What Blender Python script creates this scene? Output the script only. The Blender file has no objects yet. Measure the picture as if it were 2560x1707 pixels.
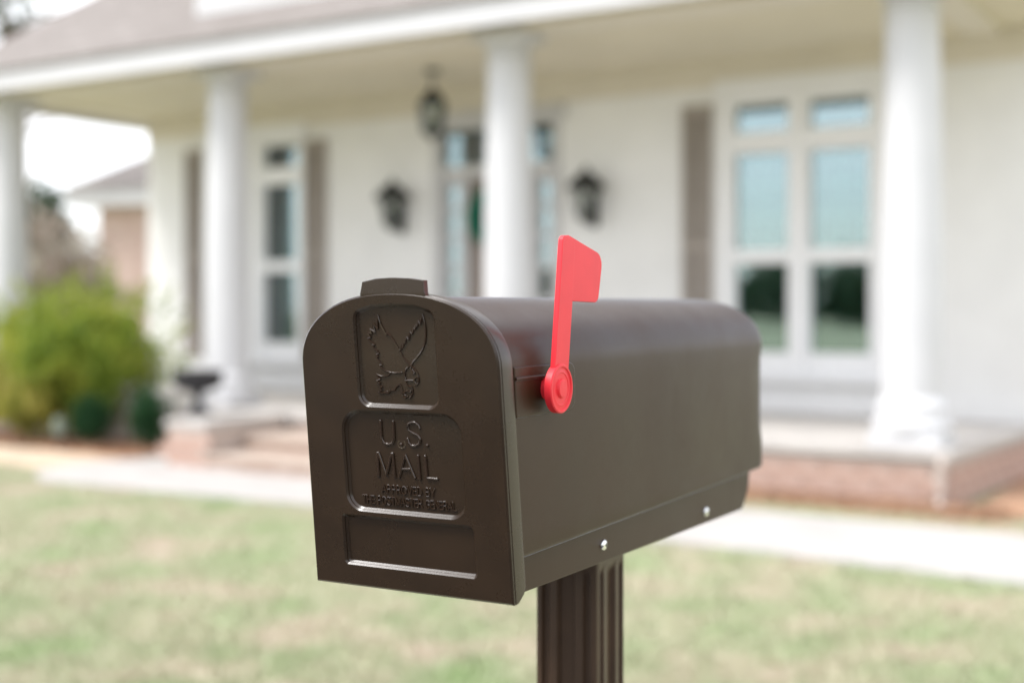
import bpy, bmesh, math, random
import numpy as np
from mathutils import Vector, Matrix

random.seed(7)
rng = np.random.default_rng(7)
SC = bpy.context.scene
COL = SC.collection
R = math.radians

# ------------------------------------------------------------------ camera
EYE = 1.33
cam_data = bpy.data.cameras.new("camera")
cam = bpy.data.objects.new("camera", cam_data)
COL.objects.link(cam)
cam.location = (0, 0, EYE)
cam.rotation_euler = (R(90), 0, 0)
cam_data.sensor_width = 36
cam_data.lens = 45.0
cam_data.shift_y = -0.0357
cam_data.clip_start = 0.05
cam_data.clip_end = 600
cam_data.dof.use_dof = True
cam_data.dof.focus_distance = 1.03
cam_data.dof.aperture_fstop = 2.75
cam_data.dof.aperture_blades = 0
SC.camera = cam

# ------------------------------------------------------------------ sky
SUN_EL, SUN_AZ = R(56), R(-110)          # azimuth measured from +Y towards +X
world = bpy.data.worlds.new("World")
SC.world = world
world.use_nodes = True
wn, wl = world.node_tree.nodes, world.node_tree.links
wn.clear()
sky = wn.new("ShaderNodeTexSky")
sky.sky_type = 'NISHITA'
sky.sun_disc = False
sky.sun_elevation = SUN_EL
sky.sun_rotation = SUN_AZ
tc = wn.new("ShaderNodeTexCoord")
mp = wn.new("ShaderNodeMapping")
mp.inputs['Scale'].default_value = (1.0, 1.0, 1.8)
nz = wn.new("ShaderNodeTexNoise")
nz.inputs['Scale'].default_value = 2.3
nz.inputs['Detail'].default_value = 7
nz.inputs['Roughness'].default_value = 0.55
cr = wn.new("ShaderNodeValToRGB")
cr.color_ramp.elements[0].position = 0.36
cr.color_ramp.elements[0].color = (0.38, 0.38, 0.38, 1)
cr.color_ramp.elements[1].position = 0.62
cr.color_ramp.elements[1].color = (0.97, 0.97, 0.97, 1)
mx = wn.new("ShaderNodeMix")
mx.data_type = 'RGBA'
CLOUD = 10.5
mx.inputs[7].default_value = (CLOUD * 1.0, CLOUD * 1.0, CLOUD * 1.03, 1)
bg = wn.new("ShaderNodeBackground")
bg.inputs['Strength'].default_value = 0.11
wo = wn.new("ShaderNodeOutputWorld")
wl.new(tc.outputs['Generated'], mp.inputs['Vector'])
wl.new(mp.outputs['Vector'], nz.inputs['Vector'])
wl.new(nz.outputs['Fac'], cr.inputs['Fac'])
wl.new(cr.outputs['Color'], mx.inputs[0])
wl.new(sky.outputs['Color'], mx.inputs[6])
wl.new(mx.outputs[2], bg.inputs['Color'])
wl.new(bg.outputs['Background'], wo.inputs['Surface'])

# ------------------------------------------------------------------ sun (soft: bright overcast)
sd = bpy.data.lights.new("sun", 'SUN')
sd.energy = 2.0
sd.angle = R(18)
sd.color = (1.0, 0.975, 0.95)
sun = bpy.data.objects.new("sun", sd)
COL.objects.link(sun)
_d = Vector((math.sin(SUN_AZ) * math.cos(SUN_EL), math.cos(SUN_AZ) * math.cos(SUN_EL), math.sin(SUN_EL)))
sun.rotation_euler = _d.to_track_quat('Z', 'Y').to_euler()
sun.location = (-3, -5, 12)

SC.view_settings.view_transform = 'Standard'
SC.view_settings.look = 'None'
SC.view_settings.exposure = 1.0
SC.view_settings.gamma = 1
SC.view_settings.use_curve_mapping = False
SC.render.engine = 'CYCLES'
SC.cycles.use_denoising = True
SC.cycles.max_bounces = 8
SC.cycles.sample_clamp_indirect = 6

# ------------------------------------------------------------------ materials
def mat(name, color, rough=0.6, spec=0.5, metal=0.0, var=0.0, vscale=6.0, bump=0.0, bscale=200.0, color2=None, coord='Object'):
    m = bpy.data.materials.new(name)
    m.use_nodes = True
    n, l = m.node_tree.nodes, m.node_tree.links
    p = n['Principled BSDF']
    p.inputs['Base Color'].default_value = (*color, 1)
    p.inputs['Roughness'].default_value = rough
    p.inputs['Specular IOR Level'].default_value = spec
    p.inputs['Metallic'].default_value = metal
    t = n.new("ShaderNodeTexCoord")
    if var > 0 or color2:
        z = n.new("ShaderNodeTexNoise")
        z.inputs['Scale'].default_value = vscale
        z.inputs['Detail'].default_value = 5
        l.new(t.outputs[coord], z.inputs['Vector'])
        r = n.new("ShaderNodeValToRGB")
        c2 = color2 if color2 else tuple(min(1, c * (1 + var)) for c in color)
        c1 = color if color2 else tuple(c * (1 - var) for c in color)
        r.color_ramp.elements[0].position = 0.36
        r.color_ramp.elements[1].position = 0.64
        r.color_ramp.elements[0].color = (*c1, 1)
        r.color_ramp.elements[1].color = (*c2, 1)
        l.new(z.outputs['Fac'], r.inputs['Fac'])
        l.new(r.outputs['Color'], p.inputs['Base Color'])
    if bump > 0:
        z2 = n.new("ShaderNodeTexNoise")
        z2.inputs['Scale'].default_value = bscale
        z2.inputs['Detail'].default_value = 3
        l.new(t.outputs[coord], z2.inputs['Vector'])
        b = n.new("ShaderNodeBump")
        b.inputs['Strength'].default_value = bump
        b.inputs['Distance'].default_value = 0.001
        l.new(z2.outputs['Fac'], b.inputs['Height'])
        l.new(b.outputs['Normal'], p.inputs['Normal'])
    return m

def speckle(m, amount, scale=900):
    """fine pale dust specks on moulded plastic"""
    n, l = m.node_tree.nodes, m.node_tree.links
    p = n['Principled BSDF']
    t = n.new("ShaderNodeTexCoord")
    v = n.new("ShaderNodeTexVoronoi")
    v.inputs['Scale'].default_value = scale
    l.new(t.outputs['Object'], v.inputs['Vector'])
    r = n.new("ShaderNodeValToRGB")
    r.color_ramp.elements[0].position = 0.05
    r.color_ramp.elements[0].color = (1, 1, 1, 1)
    r.color_ramp.elements[1].position = 0.10
    r.color_ramp.elements[1].color = (0, 0, 0, 1)
    l.new(v.outputs['Distance'], r.inputs['Fac'])
    s = n.new("ShaderNodeSeparateColor")
    l.new(v.outputs['Color'], s.inputs['Color'])
    g = n.new("ShaderNodeMath"); g.operation = 'GREATER_THAN'; g.inputs[1].default_value = 0.955
    l.new(s.outputs['Red'], g.inputs[0])
    k = n.new("ShaderNodeMath"); k.operation = 'MULTIPLY'
    l.new(g.outputs[0], k.inputs[0]); l.new(r.outputs['Color'], k.inputs[1])
    k2 = n.new("ShaderNodeMath"); k2.operation = 'MULTIPLY'; k2.inputs[1].default_value = amount
    l.new(k.outputs[0], k2.inputs[0])
    x = n.new("ShaderNodeMix"); x.data_type = 'RGBA'
    l.new(k2.outputs[0], x.inputs[0])
    src = p.inputs['Base Color'].links
    if src: l.new(src[0].from_socket, x.inputs[6])
    else: x.inputs[6].default_value = p.inputs['Base Color'].default_value
    x.inputs[7].default_value = (0.35, 0.32, 0.29, 1)
    l.new(x.outputs[2], p.inputs['Base Color'])
    return m

M = {}
M['door_plastic'] = speckle(mat('door_plastic', (0.0255, 0.0142, 0.0066), 0.27, 0.5, var=0.10, vscale=30, bump=0.05, bscale=900), 0.5, 520)
M['body_plastic'] = speckle(mat('body_plastic', (0.031, 0.0145, 0.0068), 0.36, 0.22, var=0.07, vscale=14, bump=0.10, bscale=1500), 0.35, 420)
def smudge(m, lo, hi, scale=9):
    n, l = m.node_tree.nodes, m.node_tree.links
    t = n.new("ShaderNodeTexCoord"); z = n.new("ShaderNodeTexNoise"); z.inputs['Scale'].default_value = scale
    z.inputs['Detail'].default_value = 8; z.inputs['Roughness'].default_value = 0.7
    r = n.new("ShaderNodeMapRange"); r.inputs[1].default_value = 0.35; r.inputs[2].default_value = 0.68
    r.inputs[3].default_value = lo; r.inputs[4].default_value = hi
    l.new(t.outputs['Object'], z.inputs['Vector']); l.new(z.outputs['Fac'], r.inputs[0])
    l.new(r.outputs[0], n['Principled BSDF'].inputs['Roughness'])
smudge(M['door_plastic'], .25, .31); smudge(M['body_plastic'], .31, .43, 7)
_p = M['body_plastic'].node_tree.nodes['Principled BSDF']
_p.inputs['Sheen Weight'].default_value = 0.75
_p.inputs['Sheen Roughness'].default_value = 0.14
_p.inputs['Sheen Tint'].default_value = (0.80, 0.86, 1.0, 1)
M['relief_plastic'] = mat('relief_plastic', (0.029, 0.016, 0.0085), 0.17, 0.6, var=0.05, vscale=60)
M['post_plastic'] = mat('post_plastic', (0.055, 0.032, 0.019), 0.36, 0.4, var=0.12, vscale=20, bump=0.05, bscale=800)
M['flag_plastic'] = mat('flag_plastic', (0.74, 0.026, 0.038), 0.45, 0.35, var=0.03, vscale=40, bump=0.04, bscale=900)
M['steel'] = mat('steel', (0.78, 0.78, 0.77), 0.22, 0.5, metal=1.0, var=0.05, vscale=300)
M['white_paint'] = mat('white_paint', (0.57, 0.565, 0.57), 0.55, 0.4, var=0.02, vscale=3)
M['column_paint'] = mat('column_paint', (0.58, 0.58, 0.59), 0.5, 0.4, var=0.015, vscale=3)
M['window_paint'] = mat('window_paint', (0.82, 0.82, 0.83), 0.4, 0.5, var=0.01)
M['wall_paint'] = mat('wall_paint', (0.80, 0.795, 0.785), 0.6, 0.35, var=0.025, vscale=2.5, bump=0.3, bscale=60)
M['bounce_beige'] = mat('bounce_beige', (0.70, 0.64, 0.51), 0.65, 0.3, var=0.03, vscale=2)  # ceiling and soffit: warm bounce light put into the beige
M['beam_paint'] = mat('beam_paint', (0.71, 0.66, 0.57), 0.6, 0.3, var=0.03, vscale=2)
M['shutter_paint'] = mat('shutter_paint', (0.345, 0.305, 0.272), 0.6, 0.3, var=0.06, vscale=8)
M['door_paint'] = mat('door_paint', (0.30, 0.25, 0.22), 0.5, 0.4, var=0.06, vscale=8)
M['black_metal'] = mat('black_metal', (0.012, 0.013, 0.013), 0.45, 0.4, var=0.2, vscale=30)
M['urn_iron'] = mat('urn_iron', (0.022, 0.021, 0.024), 0.55, 0.35, var=0.2, vscale=20)
M['concrete'] = mat('concrete', (0.43, 0.41, 0.39), 0.85, 0.2, var=0.06, vscale=3, bump=0.4, bscale=90)
M['sand'] = mat('sand', (0.56, 0.45, 0.34), 0.9, 0.1, var=0.10, vscale=5, bump=0.5, bscale=60)
M['slab'] = mat('slab', (0.47, 0.445, 0.42), 0.85, 0.2, var=0.08, vscale=4)
M['pale_brick'] = mat('pale_brick', (0.47, 0.34, 0.29), 0.85, 0.15, vscale=4, color2=(0.55, 0.43, 0.38))
M['tread_brick'] = mat('tread_brick', (0.42, 0.33, 0.27), 0.85, 0.2, vscale=5, color2=(0.50, 0.42, 0.36))
M['mortar'] = mat('mortar', (0.50, 0.42, 0.37), 0.9, 0.1, var=0.08, vscale=20)
M['brick'] = mat('brick', (0.42, 0.27, 0.21), 0.85, 0.15, vscale=9, color2=(0.56, 0.42, 0.36))
M['step_brick'] = mat('step_brick', (0.40, 0.28, 0.22), 0.85, 0.15, vscale=9, color2=(0.52, 0.41, 0.35))
M['asphalt'] = mat('asphalt', (0.05, 0.05, 0.052), 0.9, 0.2, var=0.2, vscale=40, bump=0.5, bscale=300)
M['straw'] = mat('straw', (0.28, 0.145, 0.085), 0.9, 0.1, vscale=14, color2=(0.49, 0.33, 0.225), bump=1.0, bscale=120)
M['bark'] = mat('bark', (0.12, 0.09, 0.065), 0.9, 0.1, var=0.3, vscale=20)
M['frosted_lens'] = mat('frosted_lens', (0.17, 0.205, 0.17), 0.3, 0.4, var=0.03)
M['blind'] = mat('blind', (0.13, 0.30, 0.265), 0.6, 0.3, var=0.05)
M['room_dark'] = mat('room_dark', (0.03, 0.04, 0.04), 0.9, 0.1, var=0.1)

def leafmat(name, c1, c2, c3=None, scale=3.0, trans=0.25):
    m = bpy.data.materials.new(name)
    m.use_nodes = True
    n, l = m.node_tree.nodes, m.node_tree.links
    p = n['Principled BSDF']
    p.inputs['Roughness'].default_value = 0.55
    p.inputs['Specular IOR Level'].default_value = 0.3
    t = n.new("ShaderNodeTexCoord")
    z = n.new("ShaderNodeTexNoise"); z.inputs['Scale'].default_value = scale; z.inputs['Detail'].default_value = 4
    l.new(t.outputs['Object'], z.inputs['Vector'])
    z2 = n.new("ShaderNodeTexNoise"); z2.inputs['Scale'].default_value = scale * 14; z2.inputs['Detail'].default_value = 2
    l.new(t.outputs['Object'], z2.inputs['Vector'])
    a = n.new("ShaderNodeMath"); a.operation = 'MULTIPLY_ADD'; a.inputs[1].default_value = 0.5
    l.new(z2.outputs['Fac'], a.inputs[0])
    h = n.new("ShaderNodeMath"); h.operation = 'MULTIPLY'; h.inputs[1].default_value = 0.5
    l.new(z.outputs['Fac'], h.inputs[0]); l.new(h.outputs[0], a.inputs[2])
    r = n.new("ShaderNodeValToRGB")
    r.color_ramp.elements[0].position = 0.38; r.color_ramp.elements[0].color = (*c1, 1)
    r.color_ramp.elements[1].position = 0.60; r.color_ramp.elements[1].color = (*(c3 or c2), 1)
    if c3:
        e = r.color_ramp.elements.new(0.48); e.color = (*c2, 1)
    l.new(a.outputs[0], r.inputs['Fac'])
    l.new(r.outputs['Color'], p.inputs['Base Color'])
    tr = n.new("ShaderNodeBsdfTranslucent")
    l.new(r.outputs['Color'], tr.inputs['Color'])
    mxs = n.new("ShaderNodeMixShader"); mxs.inputs[0].default_value = trans
    l.new(p.outputs[0], mxs.inputs[1]); l.new(tr.outputs[0], mxs.inputs[2])
    l.new(mxs.outputs[0], n['Material Output'].inputs['Surface'])
    return m

M['yellow_leaf'] = leafmat('yellow_leaf', (0.09, 0.165, 0.018), (0.22, 0.31, 0.034), (0.43, 0.43, 0.07), 2.6)
M['golden_leaf'] = leafmat('golden_leaf', (0.18, 0.22, 0.035), (0.34, 0.34, 0.06), (0.50, 0.43, 0.12), 3.0)
M['box_leaf'] = leafmat('box_leaf', (0.006, 0.035, 0.010), (0.012, 0.065, 0.018), (0.03, 0.10, 0.03), 5.0, 0.12)
M['tree_leaf'] = leafmat('tree_leaf', (0.03, 0.06, 0.03), (0.06, 0.10, 0.05), (0.10, 0.14, 0.07), 1.0)
M['dry_leaf'] = leafmat('dry_leaf', (0.28, 0.22, 0.18), (0.40, 0.33, 0.28), (0.28, 0.30, 0.23), 0.8)
M['wreath_leaf'] = leafmat('wreath_leaf', (0.004, 0.16, 0.10), (0.008, 0.24, 0.15), (0.02, 0.32, 0.20), 9.0, 0.1)

def grass_ramp(m, dark=1.0):
    """green and straw-coloured patches placed by world position, shared by turf and blades"""
    n, l = m.node_tree.nodes, m.node_tree.links
    p = n['Principled BSDF']
    p.inputs['Roughness'].default_value = 0.85
    p.inputs['Specular IOR Level'].default_value = 0.15
    g = n.new("ShaderNodeNewGeometry")
    z = n.new("ShaderNodeTexNoise"); z.inputs['Scale'].default_value = 1.9; z.inputs['Detail'].default_value = 6; z.inputs['Roughness'].default_value = 0.62
    l.new(g.outputs['Position'], z.inputs['Vector'])
    r = n.new("ShaderNodeValToRGB")
    cs = [(0.30, (0.30, 0.385, 0.19)), (0.43, (0.355, 0.39, 0.24)), (0.53, (0.425, 0.41, 0.285)), (0.66, (0.51, 0.435, 0.345))]
    r.color_ramp.elements[0].position, r.color_ramp.elements[0].color = cs[0][0], (*[c * dark for c in cs[0][1]], 1)
    r.color_ramp.elements[1].position, r.color_ramp.elements[1].color = cs[3][0], (*[c * dark for c in cs[3][1]], 1)
    for q, c in cs[1:3]:
        e = r.color_ramp.elements.new(q); e.color = (*[k * dark for k in c], 1)
    l.new(z.outputs['Fac'], r.inputs['Fac'])
    z2 = n.new("ShaderNodeTexNoise"); z2.inputs['Scale'].default_value = 35; z2.inputs['Detail'].default_value = 4
    l.new(g.outputs['Position'], z2.inputs['Vector'])
    mm = n.new("ShaderNodeMapRange"); mm.inputs[1].default_value = 0.3; mm.inputs[2].default_value = 0.7
    mm.inputs[3].default_value = 0.92; mm.inputs[4].default_value = 1.08
    l.new(z2.outputs['Fac'], mm.inputs[0])
    x = n.new("ShaderNodeMix"); x.data_type = 'RGBA'; x.blend_type = 'MULTIPLY'; x.inputs[0].default_value = 1
    l.new(r.outputs['Color'], x.inputs[6]); l.new(mm.outputs[0], x.inputs[7])
    l.new(x.outputs[2], p.inputs['Base Color'])
    return m
def base(name):
    m = bpy.data.materials.new(name); m.use_nodes = True; return m
M['turf'] = grass_ramp(base('turf'), 0.86)
M['blade'] = grass_ramp(base('blade'), 1.05)

def shingles():
    m = mat('shingles', (0.30, 0.255, 0.235), 0.9, 0.1)
    n, l = m.node_tree.nodes, m.node_tree.links
    t = n.new("ShaderNodeTexCoord")
    b = n.new("ShaderNodeTexBrick")
    b.inputs['Scale'].default_value = 1.0
    b.inputs['Brick Width'].default_value = 0.33
    b.inputs['Row Height'].default_value = 0.11
    b.inputs['Mortar Size'].default_value = 0.006
    b.inputs['Color1'].default_value = (0.225, 0.203, 0.188, 1)
    b.inputs['Color2'].default_value = (0.265, 0.242, 0.225, 1)
    b.inputs['Mortar'].default_value = (0.15, 0.13, 0.12, 1)
    l.new(t.outputs['Object'], b.inputs['Vector'])
    l.new(b.outputs['Color'], n['Principled BSDF'].inputs['Base Color'])
    return m
M['shingles'] = shingles()

def glass(name, tint, gl=0.30, thru=(0.62, 0.80, 0.76)):
    """double glazing: a mirror share, a see-through share and a dark tinted share"""
    m = bpy.data.materials.new(name); m.use_nodes = True
    n, l = m.node_tree.nodes, m.node_tree.links
    n.remove(n['Principled BSDF'])
    g = n.new("ShaderNodeBsdfGlossy"); g.inputs['Roughness'].default_value = 0.02; g.inputs['Color'].default_value = (*tint, 1)
    t = n.new("ShaderNodeBsdfTransparent"); t.inputs['Color'].default_value = (*thru, 1)
    lw = n.new("ShaderNodeFresnel"); lw.inputs['IOR'].default_value = 1.5
    a = n.new("ShaderNodeMath"); a.operation = 'ADD'; a.inputs[1].default_value = gl; a.use_clamp = True
    l.new(lw.outputs[0], a.inputs[0])
    x = n.new("ShaderNodeMixShader")
    l.new(a.outputs[0], x.inputs[0]); l.new(t.outputs[0], x.inputs[1]); l.new(g.outputs[0], x.inputs[2])
    l.new(x.outputs[0], n['Material Output'].inputs['Surface'])
    return m
M['glass'] = glass('glass', (0.79, 0.90, 0.95), 0.21)
M['lantern_glass'] = glass('lantern_glass', (0.9, 0.95, 0.93), 0.02, (0.93, 0.95, 0.94))

# ------------------------------------------------------------------ mesh helpers
class MB:
    def __init__(s): s.v = []; s.f = []
    def add(s, vs, fs):
        o = len(s.v); s.v += [tuple(map(float, q)) for q in vs]; s.f += [tuple(i + o for i in q) for q in fs]; return s
    def box(s, x0, x1, y0, y1, z0, z1):
        return s.add([(x0,y0,z0),(x1,y0,z0),(x1,y1,z0),(x0,y1,z0),(x0,y0,z1),(x1,y0,z1),(x1,y1,z1),(x0,y1,z1)],
                     [(0,3,2,1),(4,5,6,7),(0,1,5,4),(1,2,6,5),(2,3,7,6),(3,0,4,7)])
    def prism(s, poly, z0, z1):
        n = len(poly)
        return s.add([(x, y, z0) for x, y in poly] + [(x, y, z1) for x, y in poly],
                     [tuple(range(n))[::-1], tuple(range(n, 2*n))] + [(i, (i+1) % n, n+(i+1) % n, n+i) for i in range(n)])
    def loft(s, rings, closed=True, caps=True):
        n = len(rings[0]); vs = [q for r in rings for q in r]; fs = []
        for k in range(len(rings)-1):
            for i in range(n if closed else n-1):
                j = (i+1) % n
                fs.append((k*n+i, k*n+j, (k+1)*n+j, (k+1)*n+i))
        if caps:
            fs.append(tuple(range(n))[::-1]); fs.append(tuple(range((len(rings)-1)*n, len(rings)*n)))
        return s.add(vs, fs)
    def lathe(s, prof, c=(0,0,0), seg=24, axis='z'):
        rings = []
        for r, h in prof:
            ring = []
            for i in range(seg):
                t = 2*math.pi*i/seg
                x, y = max(r, 1e-5)*math.cos(t), max(r, 1e-5)*math.sin(t)
                if axis == 'z': q = (c[0]+x, c[1]+y, c[2]+h)
                elif axis == 'x': q = (c[0]+h, c[1]+x, c[2]+y)
                else: q = (c[0]+y, c[1]+h, c[2]+x)
                ring.append(q)
            rings.append(ring)
        return s.loft(rings)
    def tube(s, pts, r, seg=6, taper=None):
        pts = [Vector(q) for q in pts]; rings = []
        n = len(pts); up = Vector((0.13, 0.31, 0.94)).normalized()
        for i, q in enumerate(pts):
            d = (pts[min(i+1, n-1)] - pts[max(i-1, 0)])
            d = d.normalized() if d.length > 1e-9 else Vector((0, 0, 1))
            a = d.cross(up)
            if a.length < 1e-3: a = d.cross(Vector((1, 0, 0)))
            a.normalize(); b = d.cross(a)
            rr = r if taper is None else r + (taper - r)*i/max(1, n-1)
            rings.append([tuple(q + a*rr*math.cos(2*math.pi*k/seg) + b*rr*math.sin(2*math.pi*k/seg)) for k in range(seg)])
        return s.loft(rings)
    def map(s, fn): s.v = [tuple(fn(*q)) for q in s.v]; return s
    def build(s, name, m, parent=None, smooth=None, bevel=0):
        me = bpy.data.meshes.new(name)
        me.from_pydata(s.v, [], s.f)
        bm = bmesh.new(); bm.from_mesh(me)
        bmesh.ops.recalc_face_normals(bm, faces=bm.faces)
        if bevel:
            es = [e for e in bm.edges if len(e.link_faces) == 2 and e.calc_face_angle() > R(40)]
            bmesh.ops.bevel(bm, geom=es, offset=bevel, segments=2, profile=0.5, affect='EDGES', clamp_overlap=True)
        bm.to_mesh(me); bm.free()
        return link(name, me, m, parent, smooth)

def link(name, me, m, parent=None, smooth=None):
    me.name = name
    if m is not None:
        me.materials.clear(); me.materials.append(m)
    if smooth is not None:
        me.polygons.foreach_set('use_smooth', [True]*len(me.polygons))
        me.set_sharp_from_angle(angle=R(smooth))
    o = bpy.data.objects.new(name, me)
    COL.objects.link(o)
    if parent is not None: o.parent = parent
    return o

def tag(o, label=None, cat=None, group=None, kind=None):
    if label: o['label'] = label
    if cat: o['category'] = cat
    if group: o['group'] = group
    if kind: o['kind'] = kind
    return o

def empty(name, loc=(0,0,0), rz=0, label=None, cat=None, group=None):
    o = bpy.data.objects.new(name, None); COL.objects.link(o)
    o.location = loc; o.rotation_euler = (0, 0, rz); o.empty_display_size = 0.1
    return tag(o, label, cat, group)

def copy_tree(o, parent=None):
    c = o.copy(); COL.objects.link(c)
    if parent is not None: c.parent = parent
    for ch in list(o.children): copy_tree(ch, c)
    return c

def rpoly(pts, radii, seg=6):
    """polygon with rounded corners"""
    out = []; n = len(pts)
    for i in range(n):
        p0, p1, p2 = Vector(pts[i-1]), Vector(pts[i]), Vector(pts[(i+1) % n])
        r = radii[i] if isinstance(radii, (list, tuple)) else radii
        if r <= 0: out.append(tuple(p1)); continue
        a = (p0-p1).normalized(); b = (p2-p1).normalized()
        ang = a.angle(b); t = r/math.tan(ang/2)
        t = min(t, (p0-p1).length*0.49, (p2-p1).length*0.49); rr = t*math.tan(ang/2)
        c = p1 + (a+b).normalized()*(rr/math.sin(ang/2))
        s, e = p1+a*t, p1+b*t
        a0 = math.atan2(*(s-c).yx); a1 = math.atan2(*(e-c).yx)
        da = (a1-a0+math.pi) % (2*math.pi) - math.pi
        for k in range(seg+1):
            q = a0+da*k/seg; out.append((c.x+rr*math.cos(q), c.y+rr*math.sin(q)))
    return out

def plate(loops, half, bev, res=3):
    """flat plate from an outline and holes, edges rounded; returns a mesh in x,y with thickness along z"""
    cu = bpy.data.curves.new('plate', 'CURVE'); cu.dimensions = '2D'; cu.fill_mode = 'BOTH'
    cu.extrude = half; cu.bevel_depth = bev; cu.bevel_resolution = res; cu.offset = -bev
    for lp in loops:
        sp = cu.splines.new('POLY'); sp.points.add(len(lp)-1); sp.use_cyclic_u = True
        for q, (x, y) in zip(sp.points, lp): q.co = (x, y, 0, 1)
    ob = bpy.data.objects.new('plate', cu); COL.objects.link(ob)
    dg = bpy.context.evaluated_depsgraph_get()
    me = bpy.data.meshes.new_from_object(ob.evaluated_get(dg))
    bpy.data.objects.remove(ob); bpy.data.curves.remove(cu)
    bm = bmesh.new(); bm.from_mesh(me); bmesh.ops.remove_doubles(bm, verts=bm.verts, dist=1e-6)
    bmesh.ops.recalc_face_normals(bm, faces=bm.faces); bm.to_mesh(me); bm.free()
    return me

def leaves(name, centers, size, m, parent=None, flat=0.0):
    """many leaf-sized folded quads in one mesh"""
    n = len(centers); c = np.asarray(centers, float)
    d = rng.normal(size=(n, 3)); d /= np.linalg.norm(d, axis=1, keepdims=True)
    e = rng.normal(size=(n, 3)); e[:, 2] *= (1-flat); e -= (e*d).sum(1, keepdims=True)*d; e /= np.linalg.norm(e, axis=1, keepdims=True)
    s = size*(0.6+0.8*rng.random((n, 1)))
    v = np.stack([c-d*s, c+e*s*0.45, c+d*s, c-e*s*0.45], 1).reshape(-1, 3)
    me = bpy.data.meshes.new(name)
    me.vertices.add(4*n); me.vertices.foreach_set('co', v.ravel())
    me.loops.add(4*n); me.loops.foreach_set('vertex_index', np.arange(4*n))
    me.polygons.add(n); me.polygons.foreach_set('loop_start', np.arange(n)*4); me.polygons.foreach_set('loop_total', np.full(n, 4))
    me.update(); me.validate()
    return link(name, me, m, parent)

# ------------------------------------------------------------------ ground
def ground_sheet(name, poly, z, m, thick=0.0, kind='structure'):
    b = MB()
    if thick: b.prism(poly, z-thick, z)
    else: b.add([(x, y, z) for x, y in poly], [tuple(range(len(poly)))])
    return tag(b.build(name, m), kind=kind)

b = MB()
xs = [-300, -60, -12, -6, 0, 6, 12, 60, 300]; ys = [-120, -40, -6, 0, 6, 12, 20, 80, 420]
for i in range(8):
    for j in range(8):
        b.add([(xs[i], ys[j], 0), (xs[i+1], ys[j], 0), (xs[i+1], ys[j+1], 0), (xs[i], ys[j+1], 0)], [(0, 1, 2, 3)])
tag(b.build('lawn', M['turf']), kind='structure')

# house frame: facade runs along local x, depth along local y
HS = 1.2
HANG = R(-31.5)
HC = Vector((-0.024, 10.26, 0))
def zz(z): return EYE + (z-EYE)*HS
def hw(u, v):     # facade coordinates -> world x, y
    u *= HS; v *= HS
    return (HC.x + u*math.cos(HANG) - v*math.sin(HANG), HC.y + u*math.sin(HANG) + v*math.cos(HANG))

walk = [(-3.55, 9.62), (-3.19, 9.40), (-1.35, 8.42), (1.25, 6.88), (2.03, 6.30), (4.6, 4.35), (5.4, 5.35),
        (2.92, 7.27), (1.49, 8.22), (-0.2, 9.28), (-1.2, 9.9), (-1.75, 10.45), (-2.95, 11.15), (-3.62, 10.6), (-3.75, 10.05)]
ground_sheet('walkway', rpoly(walk, 0.18, 4), 0.022, M['concrete'], 0.06)
ground_sheet('garden_border', rpoly([(-7.2, 12.6), (-3.78, 10.35), (-3.1, 11.25), (-3.3, 11.75), (-6.6, 13.7)], 0.1, 4), 0.015, M['sand'], 0.05)
ground_sheet('mulch_bed', rpoly([hw(-6.3, -0.62), hw(-2.52, -0.98), hw(-2.52, -0.21), hw(-6.3, -0.21)], 0.08, 4), 0.035, M['straw'], 0.06)
ground_sheet('mulch_bed', rpoly([hw(0.3, -0.47), hw(3.2, -0.49), hw(3.5, 0.2), hw(3.75, 3.2), hw(3.02, 3.2), hw(3.02, -0.21), hw(0.3, -0.21)], 0.06, 4), 0.03, M['straw'], 0.05)

# street the mailbox faces
ra, rb_ = Vector((math.cos(-.5027), math.sin(-.5027))), Vector((.4818, .8763))
def rd(a, d): q = ra*a+rb_*d; return (q.x, q.y)
ground_sheet('road', [rd(-60, -6.6), rd(60, -6.6), rd(60, .58), rd(-60, .58)], .006, M['asphalt'])
tag(MB().prism([rd(-60, .58), rd(60, .58), rd(60, .73), rd(-60, .73)], -.05, .11).build('kerb', M['concrete'], None, None, .012), kind='structure')

# loose pine straw lying on the beds
def straw(poly_uv, n):
    (u0, u1, v0, v1) = poly_uv
    bb = MB()
    for _ in range(n):
        x, y = hw(random.uniform(u0, u1), random.uniform(v0, v1)); a = random.uniform(0, math.pi); l = random.uniform(.04, .09)
        dx, dy = l*math.cos(a), l*math.sin(a); h = random.uniform(.038, .06)
        bb.add([(x-dx, y-dy, h), (x+dx, y+dy, h+random.uniform(-.01, .02)), (x+dx-dy*.06, y+dy+dx*.06, h), (x-dx-dy*.06, y-dy+dx*.06, h)], [(0, 1, 2, 3)])
    return bb
tag(straw((-6.2, -2.55, -.85, -.33), 5000).build('pine_straw', M['straw']), kind='stuff')
tag(straw((0.7, 3.2, -.46, -.24), 3500).build('pine_straw', M['straw']), kind='stuff')

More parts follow.
